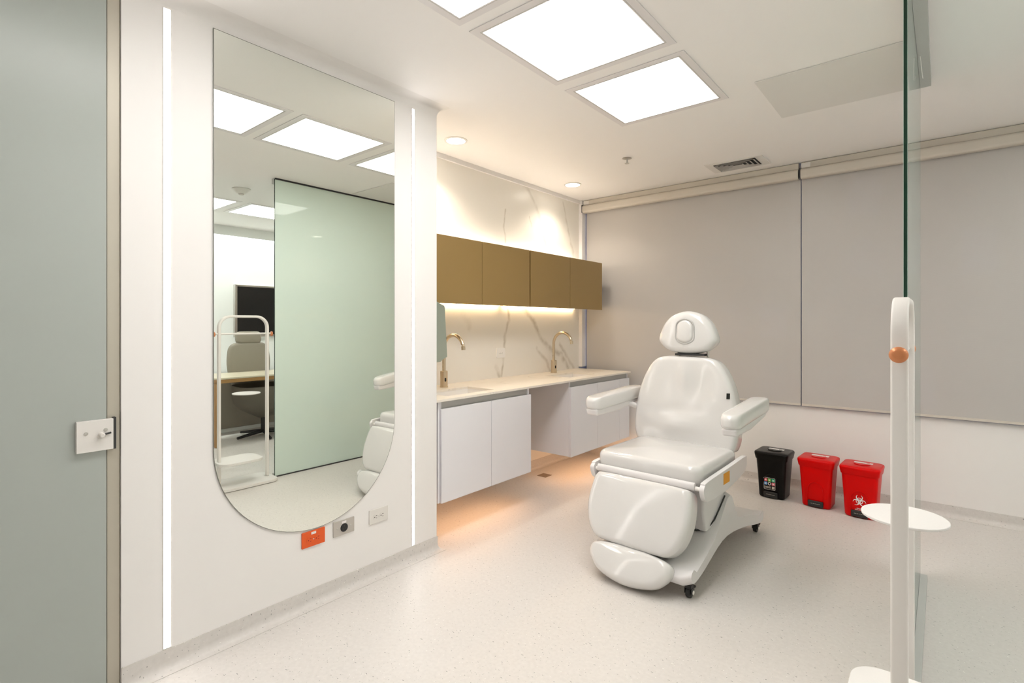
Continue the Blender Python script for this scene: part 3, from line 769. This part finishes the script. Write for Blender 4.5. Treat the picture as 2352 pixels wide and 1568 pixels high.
# head cushion
ho = spline([(-.105, .018), (-.165, .065), (-.172, .11), (-.14, .19), (-.085, .245), (0, .268), (.085, .245), (.14, .19), (.172, .11), (.165, .065), (.105, .018), (0, .004)], 7)
th_ = math.radians(2); vh = (0, math.sin(th_), math.cos(th_)); nh = (0, -math.cos(th_), math.sin(th_))
bm = bmesh.new(); ho = [(a * 1.06 - .03, b) for a, b in ho]
bm = bmesh.new(); cushion(bm, ho, .10, (0, .275, 1.115), (1, 0, 0), vh, nh, crown=.014, edge=.036); hd = link('headrest', bm, M['vinyl'], CH, smooth=True, angle=75)
po = spline([(-.048, .09), (-.053, .14), (-.045, .19), (0, .212), (.045, .19), (.053, .14), (.048, .09), (0, .068)], 6)
bm = bmesh.new(); po = [(a - .03, b) for a, b in po]
bm = bmesh.new(); cushion(bm, po, .05, (0, .275 - .045, 1.118), (1, 0, 0), vh, nh, crown=.008, edge=.016); link('face_pad', bm, M['vinyl'], hd, smooth=True, angle=75)
bm = bmesh.new(); tube(bm, [(-.03 + (p[0] + .03) * 1.09, .2165, 1.118 + .14 + (p[1] - .14) * 1.06) for p in po], .004, 8, closed=True); link('pad_seam', bm, M['grey'], hd, smooth=True)
for s in (-1, 1):
    bm = bmesh.new(); tube(bm, [(s * .09, .285, 1.06), (s * .09, .275, 1.16)], .008, 10); link('headrest_rod', bm, M['chrome'], CH, smooth=True)
bm = bmesh.new(); bx(bm, -.10, .085, .235, .30, 1.108, 1.121); link('headrest_plate', bm, M['rubber'], CH)
# armrests
for s in (-1, 1):
    Ln = .46 if s > 0 else .66
    ao = rrect(.097, Ln, .045, 8)
    cx_ = .412 if s > 0 else -.405; cy_ = -.045 if s > 0 else .045
    rise = .055 if s > 0 else .02
    bm = bmesh.new(); cushion(bm, ao, .068, (cx_, cy_, .842), (1, 0, 0), (0, 1, 0), (0, 0, 1), crown=.012, edge=.024)
    def flex(v):
        q = (v.co.y - cy_) / Ln; v.co.z += rise * q; v.co.x += s * .03 * q
    for v in bm.verts: flex(v)
    am = link('armrest', bm, M['vinyl'], CH, smooth=True, angle=75)
    bm = bmesh.new(); bo2 = [(-Ln / 2 + .022, .772), (-.02, .762), (Ln / 2 - .06, .782), (Ln / 2 - .02, .81), (-Ln / 2 + .010, .812)]
    prism(bm, bo2, lambda y, z: (cx_ - .038, cy_ + y, z), lambda y, z: (cx_ + .038, cy_ + y, z))
    for v in bm.verts: flex(v)
    link('arm_shell', bm, M['shell'], am, bevel=.012, seg=3)
    bm = bmesh.new(); tube(bm, [(cx_, .12, .80), (cx_ - s * .03, .19, .78), (s * .30 - .03, .27, .74)], .018, 12); link('arm_bracket', bm, M['shell'], am, smooth=True)
# legrest and footrest
tl = math.radians(22)
vl = (0, math.sin(tl), math.cos(tl)); nl = (0, -math.cos(tl), math.sin(tl))
lo_ = spline([(-.205, -.158), (-.258, -.10), (-.285, .0), (-.28, .10), (-.265, .155), (-.22, .17), (0, .172), (.22, .17), (.265, .155), (.28, .10), (.282, .0), (.255, -.10), (.205, -.158), (.14, -.17), (0, -.173), (-.14, -.17)], 5)
bm = bmesh.new(); cushion(bm, lo_, .12, (0, -.425, .318), (1, 0, 0), vl, nl, crown=.014, edge=.03); link('legrest', bm, M['vinyl'], CH, smooth=True, angle=75)
bm = bmesh.new(); cushion(bm, rrect(.48, .30, .05, 6), .03, (0, -.36, .31), (1, 0, 0), vl, nl, crown=0, edge=.01); link('legrest_shell', bm, M['shell'], CH, smooth=True)
fo = spline([(-.20, .055), (-.225, .02), (-.205, -.03), (-.14, -.08), (0, -.105), (.14, -.08), (.205, -.03), (.225, .02), (.20, .055), (.10, .072), (0, .074), (-.10, .072)], 6)
bm = bmesh.new(); cushion(bm, fo, .085, (.012, -.545, .105), (1, 0, 0), (0, math.sin(math.radians(30)), math.cos(math.radians(30))), (0, -math.cos(math.radians(30)), math.sin(math.radians(30))), crown=.012, edge=.035); link('footrest', bm, M['vinyl'], CH, smooth=True, angle=75)

# ------------------------------------------------------------------ pedal bins
def crescent(R, r, off, n=28):
    """open ring of the hazard sign"""
    return None
def bin_(x, y, rz, m, kind, label):
    t = thing('pedal_bin', label, 'bin', (x, y, 0), rz, 'pedal bins along the window wall'); t.scale = (1, 1, 1.05)
    bm = bmesh.new(); rings = []
    for z, w_, d_ in ((.003, .170, .160), (.012, .180, .170), (.15, .194, .185), (.285, .212, .205), (.286, .208, .20)):
        rings.append([(a, b, z) for a, b in rrect(w_, d_, .028, 6)])
    loft(bm, rings); bd = link('body', bm, m, t, smooth=True, angle=50)
    bm = bmesh.new(); rings = []
    for z, w_, d_, r_ in ((.276, .222, .212, .03), (.304, .232, .228, .032), (.316, .236, .232, .034), (.324, .232, .228, .034), (.328, .222, .218, .034)):
        rings.append([(a, b, z) for a, b in rrect(w_, d_, r_, 6)])
    loft(bm, rings); ld = link('lid', bm, m, t, smooth=True, angle=60)
    ol = [(.05 * math.cos(a), -.045 + .045 * math.sin(a)) for a in [PI + PI * k / 20 for k in range(21)]]
    bm = bmesh.new(); prism(bm, [(a, b + .055) for a, b in ol], lambda a, b: (a, b, .3285), lambda a, b: (a, b, .333)); link('lid_flap', bm, m, ld, bevel=.002)
    bm = bmesh.new(); bx(bm, -.052, .056, .032, .066, .3285, .3295); lb_ = link('lid_label', bm, M['label'], ld)
    bm = bmesh.new(); bx(bm, .020, .038, .042, .053, .3296, .3302); link('label_print', bm, m, lb_)
    # slope of the front face
    yf = lambda z: -(.170 / 2 + (z - .012) / (.285 - .012) * (.205 - .170) / 2)
    bm = bmesh.new(); pts_ = [(-.052, yf(.02) - .001, .02), (-.050, yf(.10) - .001, .10)]
    for k in range(1, 12):
        a = PI - PI * k / 12; z = .12 + .055 * math.sin(a); pts_.append((.048 * math.cos(a), yf(z) - .001, z))
    pts_ += [(.050, yf(.10) - .001, .10), (.052, yf(.02) - .001, .02)]
    tube(bm, pts_, .0028, 8); link('arch_rib', bm, m, bd, smooth=True)
    bm = bmesh.new(); bx(bm, -.048, .048, -.098, -.080, .008, .048); pd = link('pedal', bm, M['dark'], t, bevel=.004)
    bm = bmesh.new()
    for k, (a, b) in enumerate(((-.030, -.018), (-.015, -.006), (-.003, .004), (.007, .018), (.020, .030))): bx(bm, a, b, -.0986, -.0981, .029, .031)
    link('pedal_lettering', bm, M['greyplate'], pd)
    if kind == 'bio':
        f = M['label']; zc_ = .112; bm = bmesh.new()
        K = .88
        def arc(cx, cz, r, a0, a1, w0, w1, n=22):
            vs = []
            for k in range(n + 1):
                q = k / n; a = math.radians(a0 + (a1 - a0) * q); wdt = w0 + (w1 - w0) * math.sin(PI * q)
                for rr in (r - wdt / 2, r + wdt / 2):
                    xx = cx + rr * math.cos(a); zz = cz + rr * math.sin(a); vs.append(bm.verts.new((xx * K, yf(zc_ + zz * K) - .0015, zc_ + zz * K)))
            for k in range(n): bm.faces.new((vs[2 * k], vs[2 * k + 1], vs[2 * k + 3], vs[2 * k + 2]))
        for k in range(3):
            th = 90 + 120 * k; cx, cz = .026 * math.cos(math.radians(th)), .026 * math.sin(math.radians(th))
            arc(cx, cz, .0195, th + 35, th + 325, .0015, .0085)
        for k in range(3): arc(0, 0, .0215, 30 + 120 * k - 38 + 60, 30 + 120 * k + 38 + 60, .004, .004, 12)
        bg = link('biohazard_symbol', bm, f, bd)
        for i, s in enumerate(('RIESGO', 'BIOLOGICO')):
            z = .062 - .0085 * i
            text('sign_lettering', s, .0095, f, bd, Matrix.Translation((0, yf(z) - .0015, z)) @ Matrix.Rotation(PI / 2, 4, 'X'))
    if kind == 'recycle':
        zc_ = .105
        bm = bmesh.new(); P = rrect(.078, .084, .006, 4, -.008, zc_)
        tube(bm, [(a, yf(b) - .002, b) for a, b in P], .0009, 6, closed=True); stk = link('sticker_outline', bm, M['label'], bd)
        cols = [(.75, .12, .14), (.18, .5, .1), (.02, .45, .22), (.12, .35, .72), None, (.7, .15, .2)]
        for k, c_ in enumerate(cols):
            cx = -.034 + .026 * (k % 3); cz = zc_ + .026 - .026 * (k // 3)
            bm = bmesh.new()
            if c_:
                bm.faces.new([bm.verts.new((cx + a, yf(cz + b) - .002, cz + b)) for a, b in rrect(.022, .022, .002, 2)]); link('sticker_icon', bm, mat('icon_colour', c_, .5), stk)
                bm = bmesh.new(); bm.faces.new([bm.verts.new((cx + .0055 * math.cos(q), yf(cz) - .0026, cz + .0055 * math.sin(q))) for q in [2 * PI * j / 5 + .3 for j in range(5)]]); link('icon_mark', bm, M['label'], stk)
            else:
                tube(bm, [(cx + .009 * math.cos(2 * PI * j / 18), yf(cz) - .002, cz + .009 * math.sin(2 * PI * j / 18)) for j in range(18)], .0022, 6, closed=True); link('sticker_icon', bm, M['label'], stk)
        bm = bmesh.new()
        for r in range(3):
            for k in range(5): bx(bm, -.044 + .009 * k, -.044 + .009 * k + .007, yf(.08) - .0022, yf(.08) - .0016, .0715 + .0052 * r, .0715 + .0052 * r + .0032)
        bx(bm, .008, .026, yf(.08) - .0022, yf(.08) - .0016, .0695, .087)
        link('sticker_print', bm, M['greyplate'], stk)
    return t
bin_(-.985, 4.325, math.radians(-3), M['blackgloss'], 'recycle', 'black pedal bin with coloured icon sticker, leftmost along the window wall')
bin_(-.69, 4.31, math.radians(-3), M['red'], 'plain', 'plain red pedal bin between the black bin and the biohazard bin')
bin_(-.425, 4.27, math.radians(-3), M['red'], 'bio', 'red pedal bin with white biohazard symbol, partly behind the stand tray')

# ------------------------------------------------------------------ office seen in the mirror
t = thing('desk', 'oak framed desk with cream top seen at the left of the mirror', 'desk', (1.39, 2.24, 0))
bm = bmesh.new(); prism(bm, rrect(.60, 1.5, .03, 5, .30, .75), lambda a, b: (a, b, .715), lambda a, b: (a, b, .735)); link('desktop', bm, M['deskpad'], t, bevel=.004)
for a in (0, .545):
    for b in (0, 1.445):
        bm = bmesh.new(); bx(bm, a, a + .055, b, b + .055, .0005, .675); link('leg', bm, M['wood'], t, bevel=.008)
bm = bmesh.new()
bx(bm, .0, .05, .0, 1.5, .676, .714); bx(bm, .55, .60, .0, 1.5, .676, .714); bx(bm, .05, .55, 0, .05, .676, .714); bx(bm, .05, .55, 1.45, 1.5, .676, .714); link('apron', bm, M['wood'], t, bevel=.004)
t = thing('credenza', 'taupe low cabinet standing behind the desk seen in the mirror', 'cabinet', (2.15, 2.30, 0))
bm = bmesh.new(); bx(bm, 0, .36, 0, 1.6, .05, .64); link('body', bm, M['taupe'], t, bevel=.004)
bm = bmesh.new(); bx(bm, .03, .33, .03, 1.57, .0005, .05); link('plinth', bm, M['officewall'], t)
bm = bmesh.new(); bx(bm, -.001, .361, -.001, 1.601, .6405, .652); link('top', bm, M['officewall'], t)
t = thing('wall_screen', 'dark wall screen with silver frame on the office wall seen in the mirror', 'screen', (2.63, 2.925, 1.136))
bm = bmesh.new(); bx(bm, -.05, -.001, 0, 1.2, 0, .685); link('casing', bm, M['chrome'], t, bevel=.003)
bm = bmesh.new(); bx(bm, -.053, -.0505, .03, 1.17, .03, .66); link('display', bm, M['screen'], t)
# swivel armchair
t = thing('swivel_chair', 'taupe high-backed swivel armchair at the desk seen in the mirror', 'chair', (1.66, 2.86, 0), math.radians(90))
bm = bmesh.new()
so_ = spline([(-.27, .22), (-.30, 0), (-.24, -.2), (0, -.26), (.24, -.2), (.30, 0), (.27, .22), (0, .27)], 5)
cushion(bm, so_, .10, (0, 0, .44), (1, 0, 0), (0, 1, 0), (0, 0, 1), crown=.02, edge=.04); link('seat', bm, M['taupe'], t, smooth=True, angle=75)
bm = bmesh.new(); rings = []
for z, k in ((.22, .18), (.27, .5), (.33, .8), (.40, 1.0), (.52, 1.06), (.60, 1.05)): rings.append([(p[0] * k, p[1] * k, z) for p in so_])
loft(bm, rings, caps=False); bmesh.ops.solidify(bm, geom=bm.faces[:], thickness=.02); link('bucket_shell', bm, M['taupe'], t, smooth=True, angle=75)
bko = spline([(-.19, 0), (-.24, .15), (-.25, .35), (-.20, .50), (0, .53), (.20, .50), (.25, .35), (.24, .15), (.19, 0), (0, -.02)], 5)
bm = bmesh.new(); cushion(bm, bko, .08, (0, -.355, .56), (1, 0, 0), (0, -.06, 1), (0, 1, .06), crown=.02, edge=.035); link('backrest', bm, M['taupe'], t, smooth=True, angle=75)
bm = bmesh.new(); cushion(bm, rrect(.30, .15, .05, 6), .07, (0, -.385, 1.14), (1, 0, 0), (0, -.06, 1), (0, 1, .06), crown=.015, edge=.03); link('headrest', bm, M['taupe'], t, smooth=True, angle=75)
bm = bmesh.new(); tube(bm, [(0, 0, .05), (0, 0, .25)], .025); link('post', bm, M['dark'], t, smooth=True)
for k in range(5):
    a = 2 * PI * k / 5 + .5; bm = bmesh.new(); tube(bm, [(0, 0, .06), (.31 * math.cos(a), .31 * math.sin(a), .02)], [.022, .014], 10); link('base_leg', bm, M['dark'], t, smooth=True)
# smoke detector
t = thing('smoke_detector', 'round beige ceiling smoke detector seen in the mirror', 'smoke detector', (.50, 2.12, H))
bm = bmesh.new(); lathe(bm, [(.078, -.0005), (.08, -.008), (.066, -.02), (.045, -.04), (.035, -.045)]); link('housing', bm, M['plate'], t, smooth=True, angle=60)
bm = bmesh.new(); lathe(bm, [(.026, -.046), (.022, -.054)]); link('sensor_cap', bm, M['greyplate'], t, smooth=True)

# ------------------------------------------------------------------ outside the window
def facade(x, y, w_, h_, label, dens):
    t = thing('building', label, 'building', (x, y, -12))
    bm = bmesh.new(); bx(bm, 0, w_, 0, 6, 0, h_); link('walls', bm, M['building'], t)
    rnd = random.Random(int(x * 10)); em = [emis('lit_window', c_, s_) for c_, s_ in (((.75, .75, 1), 1.6), ((1, .9, .75), 1.2), ((.5, .6, 1), .8))]
    n = 0
    for i in range(int(w_ / 1.6)):
        for j in range(int(h_ / 2.4)):
            if rnd.random() < dens and n < 90:
                n += 1; bm = bmesh.new(); bx(bm, .4 + i * 1.6, 1.4 + i * 1.6, -.05, -.01, .7 + j * 2.4, 2.2 + j * 2.4); link('window', bm, rnd.choice(em), t)
facade(-24, 20, 13, 24, 'dark blue building with lit windows glimpsed past the left edge of the blind', .55)
facade(-8, 24, 10, 22, 'dusk building showing faintly as pale shapes through the left blind', .45)
